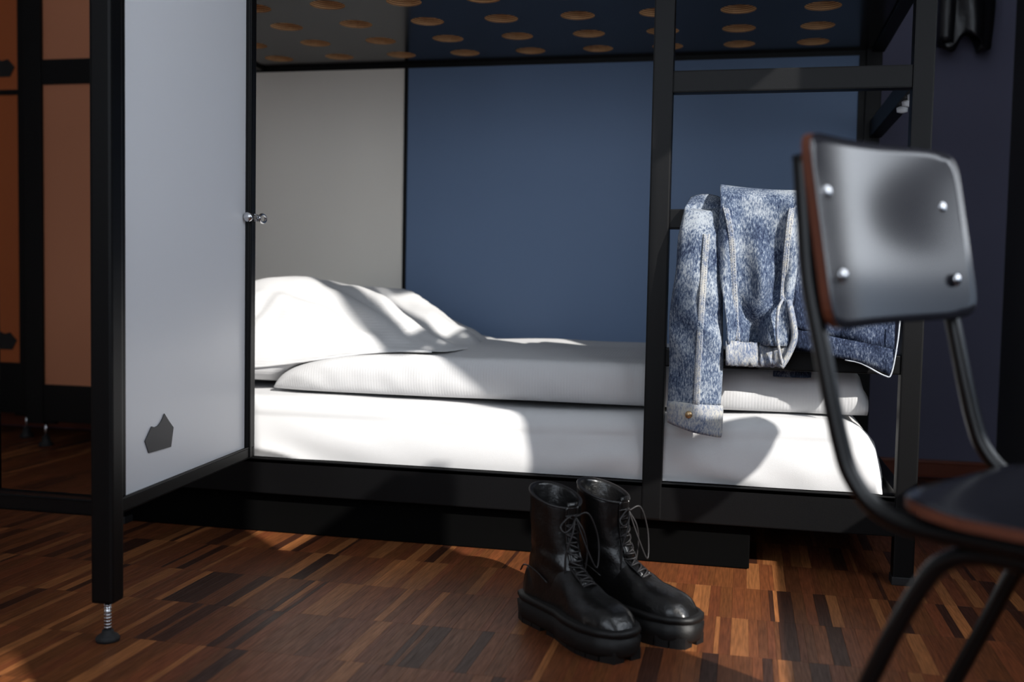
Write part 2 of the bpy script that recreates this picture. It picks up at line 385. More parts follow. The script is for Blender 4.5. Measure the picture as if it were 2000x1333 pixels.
# upper base: a 25 mm plywood slab drilled with a regular grid of 9.5 cm holes
px, py, r, zt, zb = .2145, .2045, .047, 1.437, 1.412
bm = new(); seg = 28
xs = [.174-px*k for k in range(9)][::-1]; ys = [.139, .344, .549, .742]
X0, X1, Y0, Y1 = BX0+.03, BX1-.045, .03, BY1-.03
xb = [X0]+[(a+b)/2 for a, b in zip(xs, xs[1:])]+[X1]; yb = [Y0]+[(a+b)/2 for a, b in zip(ys, ys[1:])]+[Y1]
for i, cx in enumerate(xs):
    for j, cy in enumerate(ys):
        x0, x1, y0, y1 = xb[i], xb[i+1], yb[j], yb[j+1]
        inn = {}; 
        for z in (zb, zt):
            I, O = [], []
            for k in range(seg):
                a = 2*PI*(k+.5)/seg; c, s_ = math.cos(a), math.sin(a)
                tx = ((x1-cx) if c > 0 else (cx-x0))/abs(c); ty = ((y1-cy) if s_ > 0 else (cy-y0))/abs(s_); t = min(tx, ty)
                I.append(bm.verts.new((cx+r*c, cy+r*s_, z))); O.append(bm.verts.new((cx+t*c, cy+t*s_, z)))
            for k in range(seg): bm.faces.new((I[k], I[(k+1) % seg], O[(k+1) % seg], O[k]))
            # corner fills
            for k in range(seg):
                p, q = O[k].co, O[(k+1) % seg].co
                if abs(p.x-q.x) > 1e-6 and abs(p.y-q.y) > 1e-6:
                    xx = x1 if (p.x+q.x)/2 > cx else x0; yy = y1 if (p.y+q.y)/2 > cy else y0
                    bm.faces.new((O[k], O[(k+1) % seg], bm.verts.new((xx, yy, z))))
            inn[z] = I
        for k in range(seg):
            f = bm.faces.new((inn[zb][k], inn[zb][(k+1) % seg], inn[zt][(k+1) % seg], inn[zt][k])); f.material_index = 1
for lo, hi in (((X0, Y0, zb), (X1, Y0+.001, zt)), ((X0, Y1-.001, zb), (X1, Y1, zt))): box(bm, lo, hi)
tag(obj('upper_base', bm, [M['slab'], M['ply']], bed), 'glossy black plywood base drilled with round holes')
bar('side_rail_upper', (BX0+.04, .003, 1.402), (BX1-.044, .03, 1.52), S, bed)
bar('side_rail_upper', (BX0+.04, BY1-.03, 1.405), (BX1-.055, BY1-.012, 1.52), S, bed)
bar('guard_rail', (BX0+.04, .006, 1.78), (-.22, .036, 1.83), S, bed)
# back panels in thin black frames
tag(bar('back_panel', (BX0-.06, .882, .20), (-1.146, .896, 1.402), M['cream_panel'], bed, .001), 'cream laminate back panel at the pillow end')
tag(bar('back_panel', (-1.136, .882, .20), (BX1-.075, .896, 1.402), M['blue_panel'], bed, .001), 'slate blue laminate back panel')
bar('panel_joint', (-1.147, .876, .20), (-1.135, .898, 1.404), S, bed, .001)
bar('panel_frame', (BX0-.06, .874, 1.398), (BX1-.06, .90, 1.424), S, bed, .002)
bar('panel_frame', (BX1-.078, .874, .20), (BX1-.056, .90, 1.40), S, bed, .002)

# upper mattress
bm = new(); box(bm, (BX0+.06, .07, 1.438), (BX1-.06, BY1-.05, 1.58), .03)
o = obj('upper_mattress', bm, M['sheet'], None, True); tag(o, 'white mattress above the perforated base on the upper bunk', 'mattress')

# ------------------------------------------------------------------ lower bed: mattress, duvet, pillow
MX0, MX1, MY0, MY1 = -1.66, .325, .028, .868
def rbox_pt(u, v, lo, hi, rad, power=1): pass
bm = new()
NX = 120
def msec(x):
    """cross-section of the sheeted mattress at x: list of (y, z) front bottom -> over the top -> back bottom"""
    e = sst(MX1, MX1-.10, x)          # rounding of the foot end
    top = .372+.006*nz(x*3, 1)+ (-.012*sst(-.9, -.35, x)+.012*sst(-.2, .2, x))
    return e, top
rings = []
for i in range(NX+1):
    u = i/NX; x = MX0+(MX1-MX0)*u
    # foot end rounding in plan: squeeze the top corner
    d = max(0, x-(MX1-.11)); drop = .11-math.sqrt(max(0, .11**2-d*d))
    top = .368+.006*nz(x*3, 1)-.010*math.exp(-((x+.5)/.3)**2)-drop*.95
    yfront = MY0; yback = MY1
    prof = []
    n1, n2, n3 = 26, 30, 8
    R = .045
    for k in range(n1):   # front side
        t = k/n1; z = lerp(.188, top-R, t)
        bulge = .012*math.sin(PI*min(1, t*1.05))
        # pulled folds at the head end and shallow drapes along the side
        wr = .020*math.exp(-((x+1.22)/.17)**2)*(abs(math.sin(26*(z-.25)+9*(x+1.3)+.8*nz(x*6, z*8)))-.5)*(1-t)
        wr += .0035*math.sin(34*(z+.55*x*.35)+6*nz(x*4, z*6))*sst(.0, .4, 1-t)*sst(-.75, -.25, x)
        wr += .003*nz(x*7, z*14, 2)
        prof.append((yfront-bulge+wr, z))
    for k in range(8):
        a = PI/2*k/8; prof.append((yfront+R-R*math.cos(a), top-R+R*math.sin(a)))
    for k in range(n2+1):
        t = k/n2; y = lerp(yfront+R, yback-R, t); prof.append((y, top+.004*nz(x*5, y*5, 4)))
    for k in range(1, 8):
        a = PI/2*k/8; prof.append((yback-R+R*math.sin(a), top-R+R*math.cos(a)))
    prof.append((yback, .188))
    rings.append([V((x, y, max(z, .188))) for y, z in prof])
loft(bm, rings, True, True, True)
mt_ = obj('mattress', bm, M['sheet'], None, True); tag(mt_, 'lower bunk mattress under a white fitted sheet with pulled side folds', 'mattress')

# duvet: folded long, rolled edge to the front, left end disappears under the pillow
DX0, DX1, DY0, DY1 = -1.255, .295, .075, .845
bm = new(); rings = []
NX = 150
for i in range(NX+1):
    u = i/NX; x = DX0+(DX1-DX0)*u
    a0 = 1-min(1, (x-DX0)/.40)**.8; a1 = sst(DX1-.03, DX1, x)
    th = .108*(1-a0**2)**.6 if a0 < 1 else .0
    th = max(.012, th*(1-.55*a1)); 
    y0 = DY0+.05*a0**3+.012*nz(x*3, 5)+.012*a1; y1 = DY1
    zb_ = .376
    zt_ = zb_+th*(1+.05*nz(x*4, 9))
    prof = []
    nf = 14
    for k in range(nf+1):  # rounded front edge
        a = -PI/2+PI*k/nf; h = (zt_-zb_)/2
        bul = .038*(abs(math.cos(a))**.7)
        prof.append((y0+.04-bul+.004*nz(x*16, a*1.2, 3)*math.cos(a), zb_+h+h*math.sin(a)+.002*math.sin(60*x)*max(0, math.sin(a))*a1))
    nt_ = 34
    for k in range(1, nt_+1):
        t = k/nt_; y = lerp(y0+.04, y1, t)
        z = zt_+.008*math.sin(PI*t)*(1-a0)+.012*nz(x*2.2, y*4, 7)*t+.007*math.sin(14*(y-.25*x)+3*nz(x*2, y*2))*sst(0, .4, t)
        z += .020*math.exp(-((y-.66-.05*x)/.10)**2)   # ridge along the wall
        z -= .012*math.exp(-((x+.95)/.15)**2)*(1-t)
        prof.append((y, z))
    prof.append((y1+.012, zb_+(zt_-zb_)*.4)); prof.append((y1, zb_))
    rings.append([V((x, y, z)) for y, z in prof])
loft(bm, rings, True, True, True)
dv = obj('duvet', bm, M['duvet'], None, True); tag(dv, 'white striped duvet folded lengthwise on the lower bunk', 'duvet')

# pillow: plump 80 cm square, thick at the head end and sloping down to the right
bm = new(); NU, NV = 90, 64
def pil(u, v, s):
    a, b = 2*u-1, 2*v-1
    edge = max(0, (1-abs(a)**3.0))*max(0, (1-abs(b)**3.0))
    x = lerp(-1.655, -.735, u); y = lerp(.115, .855, v)
    x += .035*(1-abs(a))*0 - .045*a*(b*b)*.9; y -= .04*b*(a*a)
    crest = interp([(0, .46), (.08, .66), (.2, .705), (.36, .69), (.50, .662), (.64, .632), (.78, .59), (.9, .545), (1, .505)], u)
    lowz = interp([(0, .378), (.40, .378), (.52, .44), (.68, .483), (1, .492)], u)
    e = edge**.42
    mid = lerp(.43, .492, sst(.25, .9, u))
    if s > 0:
        prof = interp([(0, .0), (.10, .55), (.24, .80), (.42, .95), (.60, 1.0), (.80, .95), (1, 0)], v)
        z = mid+(crest-mid)*e*(.25+.75*prof)
    else:
        z = mid+(lowz-mid)*e
    # creases running from the right corner up to the crest
    if s > 0:
        k = sst(.25, .6, u)*sst(0, .2, v)*(1-sst(.92, 1, u))
        q = (y-.25)-(x+.80)*-.62
        z += k*(.022*(1-abs(math.sin(q*10.5+.6+1.2*nz(x*3, y*3))))**1.5*1.6-.012+.016*math.sin(q*40+3*nz(x*4, y*4, 3)))*e
        z += .010*nz(x*6, y*6, 2)*e
        z += .006*math.sin(x*70+4*nz(x*5, y*5))*(1-sst(.12, .35, v))*sst(.03, .12, v)*(1-sst(.3, .45, u))
    return V((x, y, z))
G1 = grid(bm, NU, NV, lambda u, v: pil(u, v, 1)); G2 = grid(bm, NU, NV, lambda u, v: pil(u, v, -1))
bmesh.ops.remove_doubles(bm, verts=bm.verts[:], dist=.0008)
pl = obj('pillow', bm, M['pillow'], None, True); tag(pl, 'large plump white striped pillow at the head of the lower bunk', 'pillow')
# piped hem of the pillow case
bm = new(); tube(bm, smooth_path([pil(u, 0, 1)+V((0, -.001, 0)) for u in [k/24 for k in range(2, 24)]], 3), .0035, 6)
obj('pillow_seam', bm, M['pillow'], pl, True)

# drawer under the bed
dr = empty('under_bed_drawer', 'low black drawer box on the floor under the bunk', 'drawer', (-.8, .4, 0))
bm = new(); box(bm, (BX0+.06, .06, .012), (.02, .82, .105), .003); obj('body', bm, M['drawer'], dr)
bm = new(); box(bm, (BX0+.05, .036, .002), (.03, .058, .109), .003); obj('drawer_front', bm, M['drawer'], dr)

# ------------------------------------------------------------------ locker frame with the white door
F = V((-1.136, -.804, 0)); B = V((-1.193, -.165, 0)); dn = (B-F).normalized(); ln = V((-dn.y, dn.x, 0))   # ln points left (into the locker)
lk = empty('locker_frame', 'black steel locker frame with white door standing in front of the bunk', 'locker', F.copy())
def post(name, p, w_, z0=.075, z1=2.2):
    bm = new(); a = V((p.x, p.y, z0)); obox(bm, a, V((p.x, p.y, z1)), dn, .042, w_, .006); obj(name, bm, S, lk)
    bm = new(); lathe(bm, [(.006, 0), (.006, .058)], (p.x, p.y, .018), 12)
    for k in range(8): lathe(bm, [(.0055, 0), (.0075, .002), (.0055, .004)], (p.x, p.y, .024+k*.006), 12)
    obj('levelling_screw', bm, M['chrome'], lk, True)
    bm = new(); lathe(bm, [(.021, 0), (.022, .006), (.018, .011), (.011, .015), (.010, .021)], (p.x, p.y, 0), 20); obj('levelling_foot', bm, M['rubber'], lk, True)
post('post', F, .042)
P2 = V((-1.985, -.804, 0)); P3 = V((-1.975, -.10, 0)); P4 = B+ln*0+dn*.0
post('post', P2, .042); post('post', P3, .042)
bm = new(); obox(bm, F+V((-.02, 0, .2525)), P2+V((.02, 0, .2525)), (0, 0, 1), .04, .024, .003); obj('bottom_rail', bm, S, lk)
bm = new(); obox(bm, P2+V((0, .02, .2525)), P3+V((0, -.02, .2525)), (0, 0, 1), .04, .024, .003); obj('bottom_rail', bm, S, lk)
for a, b in ((F, P2), (P2, P3)):
    bm = new(); obox(bm, a+V((0, 0, 2.18)), b+V((0, 0, 2.18)), (0, 0, 1), .04, .04, .003); obj('top_rail', bm, S, lk)
# door: stiles, rails and a white panel with a dark emblem
def dpt(s, z, o=0): return F+dn*s+ln*o+V((0, 0, z))
dlen = (B-F).length
bm = new(); obox(bm, dpt(.036, .262), dpt(.036, 2.16), dn, .022, .026, .004); obj('door_stile', bm, S, lk)
bm = new(); obox(bm, dpt(.0245, .245), dpt(.0245, 2.16), dn, .026, .005, .001); obj('hinge_strip', bm, M['steel_matte'], lk)
bm = new(); obox(bm, dpt(dlen+.012, .236), dpt(dlen+.012, 2.2), dn, .030, .040, .004); obox(bm, dpt(dlen+.0, .236), dpt(dlen+.0, 2.2), dn, .036, .012, .003); obj('door_stile', bm, S, lk)
bm = new(); obox(bm, dpt(.022, .2495), dpt(dlen+.02, .2495), (0, 0, 1), .030, .022, .003); obox(bm, dpt(.04, .2585), dpt(dlen, .2585), (0, 0, 1), .022, .006, .001); obj('door_rail', bm, S, lk)
bm = new(); obox(bm, dpt(.022, 2.16), dpt(dlen+.02, 2.16), (0, 0, 1), .030, .03, .003); obj('door_rail', bm, S, lk)
bm = new(); obox(bm, dpt(.047, 1.21), dpt(dlen-.004, 1.21), (0, 0, 1), .008, 1.90, .001); tag(obj('door_panel', bm, M['white_panel'], lk), 'smooth white laminate door panel')
def sof(y): return (y+.804)/dn.y
em = [(-.593, .399), (-.573, .381), (-.553, .365), (-.564, .326), (-.658, .328), (-.674, .354), (-.647, .380), (-.635, .3765), (-.622, .3775), (-.610, .383), (-.600, .391)]
bm = new(); prism(bm, [dpt(sof(y), z, -.0045) for y, z in em], -ln*.002); tag(obj('emblem', bm, M['emblem'], lk), 'dark grey crown-shaped emblem near the bottom of the white door')
# padlock hasp on the far stile
bm = new(); c = dpt(dlen+.012, .826, -.018)
ringp = [c+dn*.026+dn*(.021*math.cos(a))+V((0, 0, .010*math.sin(a)))-ln*.012*(1) for a in [2*PI*k/20 for k in range(21)]]
tube(bm, ringp, .0032, 8, False)
obox(bm, c-dn*.012, c+dn*.016, (0, 0, 1), .012, .012, .003)
lathe(bm, [(.004, 0), (.011, .003), (.012, .010), (.008, .014)], (0, 0, 0), 14, Matrix.Translation(c-dn*.028) @ (-dn).to_track_quat('Z', 'Y').to_matrix().to_4x4())
obj('latch', bm, M['chrome'], lk, True)

# ------------------------------------------------------------------ mirror reflection of orange lockers, built as solid lockers at the back
def reflected_locker(x0, x1, y, doors, zlo, zhi, lab, mt, stile, emb=None, rail=.05):
    t = empty('reflected_locker', lab, 'locker', ((x0+x1)/2, y+.15, 0), 'reflected orange lockers built by the back wall')
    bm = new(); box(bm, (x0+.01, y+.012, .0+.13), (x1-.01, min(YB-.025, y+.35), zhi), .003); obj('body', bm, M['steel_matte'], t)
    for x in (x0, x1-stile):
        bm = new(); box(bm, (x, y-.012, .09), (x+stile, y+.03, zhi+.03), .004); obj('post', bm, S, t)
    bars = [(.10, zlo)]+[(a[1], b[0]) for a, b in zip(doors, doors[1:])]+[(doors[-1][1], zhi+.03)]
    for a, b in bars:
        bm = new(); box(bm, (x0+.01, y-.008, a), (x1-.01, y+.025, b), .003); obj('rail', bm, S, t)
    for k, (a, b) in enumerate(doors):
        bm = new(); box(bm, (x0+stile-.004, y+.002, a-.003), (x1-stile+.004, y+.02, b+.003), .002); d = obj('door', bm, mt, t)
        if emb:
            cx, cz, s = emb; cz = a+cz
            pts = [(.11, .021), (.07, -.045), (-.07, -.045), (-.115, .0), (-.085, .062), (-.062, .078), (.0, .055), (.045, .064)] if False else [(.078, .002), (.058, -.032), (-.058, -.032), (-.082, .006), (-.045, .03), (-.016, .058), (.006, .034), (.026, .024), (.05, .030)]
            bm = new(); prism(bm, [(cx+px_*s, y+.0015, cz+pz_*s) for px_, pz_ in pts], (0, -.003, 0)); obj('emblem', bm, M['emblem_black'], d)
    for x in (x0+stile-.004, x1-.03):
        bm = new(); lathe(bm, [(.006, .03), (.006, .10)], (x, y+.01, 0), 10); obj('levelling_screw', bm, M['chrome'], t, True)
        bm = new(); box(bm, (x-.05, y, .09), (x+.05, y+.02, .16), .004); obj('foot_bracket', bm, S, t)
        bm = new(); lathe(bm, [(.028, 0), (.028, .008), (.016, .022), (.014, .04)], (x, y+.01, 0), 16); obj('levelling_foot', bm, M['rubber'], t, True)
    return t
reflected_locker(-2.745, -2.05, 1.036, [(.246, 1.408), (1.503, 2.05)], .246, 2.06, 'mirror image of a tall pale orange locker, built behind the black frame post', M['orange_panel'], .075)
s_ = (1.25-CY)/(1.036-CY)
reflected_locker(-3.62, -2.86, 1.20, [(.31, 1.405), (1.425, 2.05)], .31, 2.06, 'mirror image of a deep orange locker with black door emblems, built at the far left', M['orange_dark'], .045, (-3.015, .09, 1.15))

# ------------------------------------------------------------------ boots
def boot(name, label, hx, hy, ang, mirror):
    t = empty(name, label, 'boot', (hx, hy, 0), 'pair of black lace-up boots', 0)
    ca, sa = math.cos(ang), math.sin(ang)
    def W(u, v, z): v *= mirror; return V((hx+ca*u-sa*v, hy+sa*u+ca*v, z))
    L = .305
    def half(u, tight=1.0):   # half width of the sole outline at u in 0..1
        return interp([(0, .012), (.02, .026), (.10, .037), (.28, .036), (.45, .037), (.62, .049), (.76, .053), (.88, .046), (.96, .030), (.99, .016), (1, .004)], u)*tight
    def outline(grow, z, n=34, u0=0., u1=1.):
        us = [u0+(u1-u0)*(.5-.5*math.cos(PI*k/n)) for k in range(n+1)]
        a = [(u*L, half(u)) for u in us]; pts = []
        for (x, h) in a: pts.append((x+(grow if x > L*.5 else -grow)*abs((x/L-.5)*2)**3, h+grow))
        top = [W(x, h+.006*math.sin(PI*x/L*1.0), z) for x, h in pts]; bot = [W(x, -h+.002, z) for x, h in pts[::-1]]
        return top+bot[1:-1]
    # chunky lug sole with a heel block
    bm = new(); rr = []
    for z, g in ((.010, .003), (.016, .006), (.040, .008), (.043, .004), (.046, .004), (.049, .0075), (.056, .0075), (.059, .003)): rr.append(outline(g, z))
    loft(bm, rr); obj('sole', bm, M['sole'], t, True)
    bm = new()
    for u0, u1 in ((0.0, .30), (.36, 1.0)):
        n = 7 if u1 > .5 else 3
        for k in range(n):
            ua = lerp(u0, u1, k/n)+.004; ub = lerp(u0, u1, (k+1)/n)-.004
            ha, hb = half(max(.03, ua))+.005, half(min(.97, ub))+.005
            for sg in (1, -1):
                q = [(ua*L, sg*.008), (ub*L, sg*.008), (ub*L, sg*hb), (ua*L, sg*ha)]
                prism(bm, [W(a, b, 0) for a, b in q], (0, 0, .02))
    tag(obj('tread', bm, M['sole'], t), kind='stuff')
    # foot upper: vertical cross-sections along the length, up to the ankle
    bm = new(); rings = []
    def toph(u): return interp([(.0, .11), (.2, .13), (.38, .150), (.47, .136), (.56, .119), (.64, .106), (.74, .097), (.84, .092), (.91, .084), (.96, .070), (.985, .058), (1, .045)], u)
    N = 40
    for i in range(N+1):
        u = .012+.98*(.5-.5*math.cos(PI*i/N)); h = half(u)*.96+.001; z0 = .055; zt = toph(u)
        crease = .0028*math.sin((u-.55)*120)*math.exp(-((u-.64)/.07)**2)
        ring = []
        for k in range(24):
            a = PI*k/23; c, s = math.cos(a), math.sin(a)
            ex = .62
            ring.append(W(u*L, math.copysign(abs(c)**ex, c)*h*(1-.12*s)+.004*s*math.sin(PI*u), z0+(zt-z0+crease)*abs(s)**.8))
        rings.append(ring)
    loft(bm, rings, True, True, False)
    vm = obj('vamp', bm, M['leather'], t, True)
    # shaft: horizontal rings from ankle to the rim, open at the top, with thickness
    bm = new(); rings = []
    def shaft(z):
        c = interp([(.06, .080), (.10, .084), (.14, .083), (.18, .078), (.22, .076), (.262, .076)], z)
        rx = interp([(.06, .080), (.09, .085), (.115, .079), (.14, .068), (.17, .058), (.21, .054), (.262, .055)], z)
        ry = interp([(.06, .036), (.10, .037), (.14, .038), (.18, .042), (.22, .046), (.262, .048)], z)
        return c, rx, ry
    zs = [.062+.2*k/30 for k in range(31)]
    for z in zs:
        c, rx, ry = shaft(z); ring = []
        for k in range(32):
            a = 2*PI*k/32; tilt = -.016*math.cos(a)*sst(.16, .262, z)
            wob = .0022*nz(math.cos(a)*2+hx*9, math.sin(a)*2, z*22)+.0016*math.sin(z*150+2*math.cos(a*2))*math.exp(-((z-.145)/.03)**2)
            ring.append(W(c+(rx+wob)*math.cos(a), (ry+wob)*math.sin(a), z+tilt))
        rings.append(ring)
    c, rx, ry = shaft(.262)
    for dz, dr in ((.0025, -.001), (.0025, -.004), (-.004, -.006), (-.05, -.008), (-.12, -.010)):
        ring = []
        for k in range(32):
            a = 2*PI*k/32; cc, r1, r2 = shaft(max(.14, .262+dz))
            ring.append(W(cc+(r1+dr)*math.cos(a), (r2+dr)*math.sin(a), .262+dz-.016*math.cos(a)*sst(.16, .262, .262+dz)))
        rings.append(ring)
    loft(bm, rings, False, True, True)
    sh = obj('shaft', bm, M['leather'], t, True)
    bm = new(); tube(bm, [W(c+rx*math.cos(a), ry*math.sin(a), .263-.016*math.cos(a)) for a in [2*PI*k/32 for k in range(33)]], .0028, 6, False)
    tag(obj('rim_binding', bm, M['lace'], sh, True))
    # front facings, tongue, laces
    def front(z, v):   # surface point at the boot's front line at height z, offset v
        if z > .13:
            c, rx, ry = shaft(z); s = v/ry; return W(c+rx*math.sqrt(max(0, 1-s*s))+.001, v, z)
        u = lerp(.47, .62, (.13-z)/(.13-.098)); u = min(u, .70)
        return W(u*L, v, toph(u)-.35*abs(v)*abs(v)/.03+.003)
    zz = [.250, .232, .214, .197, .180, .163, .147, .130, .119, .108, .099]
    bm = new()
    for sg in (1, -1): tube(bm, smooth_path([front(z, sg*.013) for z in zz], 3), .0032, 6)
    obj('lace_facing', bm, M['leather'], sh, True)
    bm = new(); grid(bm, 20, 4, lambda p, q: front(lerp(.258, .098, p), lerp(-.012, .012, q))); o_ = obj('tongue', bm, M['leather'], sh, True); solid(o_, .003)
    bm = new()
    off = (W(1, 0, 0)-W(0, 0, 0))*.004
    for i, z in enumerate(zz[1:]):
        a, b = front(z, .016)+off*.4, front(z, -.016)+off*.4; mid = front(z, 0)+off*1.6+V((0, 0, .002))
        tube(bm, smooth_path([a, mid, b], 4), .0021, 6)
        if i < 9:
            z2 = zz[i+2]
            tube(bm, smooth_path([front(z, .015)+off*.6, front((z+z2)/2, 0)+off*2.0+V((0, 0, .002)), front(z2, -.015)+off*.6], 4), .0021, 6)
    kz = .232; K = front(kz, 0)+off*2.5
    f = (W(1, 0, 0)-W(0, 0, 0)); s = (W(0, 1, 0)-W(0, 0, 0))
    for sg in (1, -1):
        drop = .10 if (mirror*sg > 0) else .022
        tube(bm, smooth_path([K, K+s*sg*.022+f*.012+V((0, 0, .006)), K+s*sg*.046+f*.014+V((0, 0, -drop*.45)), K+s*sg*.040+f*.020+V((0, 0, -drop)), K+s*sg*.018+f*.014+V((0, 0, -drop*.6)), K], 6), .0019, 6)
        tube(bm, smooth_path([K, K+s*sg*.014+f*.010+V((0, 0, -.03)), K+s*sg*.026+f*.006+V((0, 0, -.07)), K+s*sg*.024+f*.002+V((0, 0, -.115))], 6), .0019, 6)
    obj('lace', bm, M['lace'], t, True)
    # heel counter and toe seam lines
    bm = new(); tube(bm, smooth_path([W(.004, .030, .10), W(.03, .0385, .118), W(.07, .0400, .115), W(.105, .0385, .10)], 5), .0016, 6); tube(bm, smooth_path([W(.004, -.030, .10), W(.03, -.0385, .118), W(.07, -.0400, .115), W(.105, -.0385, .10)], 5), .0016, 6)
    obj('seam', bm, M['lace'], vm, True)
    return t
boot('boot', 'black leather lace-up boot nearer to the viewer, left one of the pair', -.408, -.440, math.radians(-43), -1)
boot('boot', 'black leather lace-up boot farther back with long hanging lace loop', -.333, -.376, math.radians(-31), 1)

# ------------------------------------------------------------------ denim jacket over the ladder rung
jk = empty('denim_jacket', 'acid-washed blue denim jacket draped over the ladder rung', 'jacket', (.02, .02, .88))
def drape(zb, ztop, y_front, y_back, zback):
    """path (y,z) over the rung; t 0..1 from back hem to front hem"""
    return smooth_path([V((y_back+.006, zback, 0)), V((y_back, .78, 0)), V((y_back-.004, ztop-.03, 0)), V((.022, ztop, 0)), V((y_front+.012, ztop-.018, 0)), V((y_front, ztop-.06, 0)), V((y_front, .70, 0)), V((y_front-.004, zb, 0))], 8)
def panel(name, mt, x0f, x1f, zbf, ztf, yf, yb, zback, fold, nu=46, th=.004, tmin=0., tmax=1.):
    bm = new()
    paths = {}
    def fn(u, v):
        k = round(u*nu)
        if k not in paths: paths[k] = drape(zbf(u), ztf(u), yf, yb, zback)
        p = paths[k]; q = (tmin+(tmax-tmin)*v)*(len(p)-1); i = min(int(q), len(p)-2); f = q-i
        y, z = lerp(p[i].x, p[i+1].x, f), lerp(p[i].y, p[i+1].y, f)
        x = lerp(x0f(z, y), x1f(z, y), u)
        g = fold(x, z) if y < .02 else .3*fold(x, z)
        return V((x, y+g*(sst(.9, .82, z) if y < .02 else .4), z))
    grid(bm, nu, 70, fn)
    o = obj(name, bm, mt, jk, True); solid(o, th, 0); return o
def foldA(x, z):
    d = -.016*math.exp(-((x-.035+.16*(z-.72))/.022)**2)*sst(.86, .7, z)
    d += .020*math.exp(-((x-.055-.35*(z-.65))/.018)**2)*sst(.78, .66, z)
    d += -.014*math.exp(-((x+.045)/.02)**2)
    d += .014*math.exp(-((x-.012+.5*(z-.60))/.016)**2)*sst(.70, .60, z)*sst(.53, .58, z)
    d += -.010*math.exp(-((x-.095)/.015)**2)
    d += .006*nz(x*14, z*9, 1)
    return d*1.5
pa = panel('body_panel', M['denim'], lambda z, y: -.068+.028*sst(.84, .60, z)-.006*math.sin((z-.6)*18), lambda z, y: .118-.018*sst(.82, .55, z),
      lambda u: .548, lambda u: .905+.014*(1-u)**2, -.052, .075, .60, foldA)
def foldB(x, z): return .010*math.sin(x*46+z*9)*sst(.86, .7, z)+.006*nz(x*10, z*8, 5)
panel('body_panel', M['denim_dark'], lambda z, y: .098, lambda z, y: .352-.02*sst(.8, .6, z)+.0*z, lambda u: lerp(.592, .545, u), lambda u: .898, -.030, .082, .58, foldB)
# waistbands
def band(name, mt, pts_top, pts_bot, y, th=.007):
    bm = new(); T = smooth_path(pts_top, 6); Bq = smooth_path(pts_bot, 6)
    n = min(len(T), len(Bq))-1
    at = lambda A, u: A[min(len(A)-1, round(u*(len(A)-1)))]
    grid(bm, 24, 4, lambda u, v: at(T, u).lerp(at(Bq, u), v)+V((0, -.004*math.sin(PI*v), 0)))
    o = obj(name, bm, mt, jk, True); solid(o, th, 0); return o
band('waistband', M['denim_band'], [(-.040, -.064, .556), (0, -.060, .553), (.05, -.050, .551), (.098, -.064, .548)], [(-.038, -.066, .500), (0, -.062, .499), (.05, -.052, .498), (.094, -.066, .501)], 0)
band('waistband', M['denim_dark'], [(.100, -.040, .597), (.18, -.042, .574), (.26, -.042, .560), (.336, -.046, .545)], [(.104, -.042, .545), (.18, -.044, .528), (.225, -.044, .522), (.26, -.046, .514), (.322, -.050, .490)], 0)
# edge piping on the waistbands (pale worn edges)
bm = new(); tube(bm, smooth_path([(.338, -.052, .612), (.334, -.054, .56), (.324, -.055, .494), (.31, -.052, .488), (.26, -.048, .513), (.225, -.046, .520)], 5), .0018, 6); obj('worn_edge', bm, M['thread'], jk, True)
# seams: flat-felled double stitched strips on the front panel
def ribbon(pts, wd, th, side=V((1, 0, 0))):
    bm = new(); P_ = smooth_path(pts, 6); rings = []
    for p in P_:
        rings.append([p-side*wd, p-side*wd*.8+V((0, -th, 0)), p+side*wd*.8+V((0, -th, 0)), p+side*wd, p+V((0, .002, 0))])
    loft(bm, rings); return bm, P_
def seam(pts, wd=.0075):
    bm, P_ = ribbon(pts, wd, .0035)
    sm = obj('seam', bm, M['denim_band'], jk, True)
    bm = new()
    for dx in (-wd*.62, wd*.62):
        for k in range(len(P_)-1):
            a, b = P_[k], P_[k+1]; n = max(1, int((b-a).length/.005))
            for q in range(n):
                c = a.lerp(b, q/n)+V((dx, -.0042, 0)); d = a.lerp(b, (q+.62)/n)+V((dx, -.0042, 0)); tube(bm, [c, d], .0007, 4)
    tag(obj('stitching', bm, M['thread'], sm), kind='stuff')
def ys(x, z, o=.004): return -.052+foldA(x, z)*sst(.9, .82, z)-o
def sp(xz): return [(x, ys(x, z) if z < .86 else -.03, z) for x, z in xz]
seam(sp([(-.058, .885), (-.045, .845), (-.034, .79), (-.028, .72), (-.022, .64), (-.014, .555)]))
seam(sp([(.104, .885), (.094, .84), (.088, .76), (.086, .70), (.084, .65)]))
# front facing edge that curls forward at the right of the front panel, with its end tab
bm = new(); C1 = smooth_path([(.084, -.064, .655), (.074, -.084, .630), (.073, -.088, .58), (.080, -.084, .535), (.088, -.078, .505)], 6)
C2 = smooth_path([(.094, -.056, .66), (.104, -.072, .62), (.112, -.074, .57), (.100, -.074, .53), (.084, -.074, .50)], 6)
tube(bm, C1, .0036, 6); tube(bm, C2, .0075, 8); obj('button_placket', bm, M['denim_band'], jk, True)
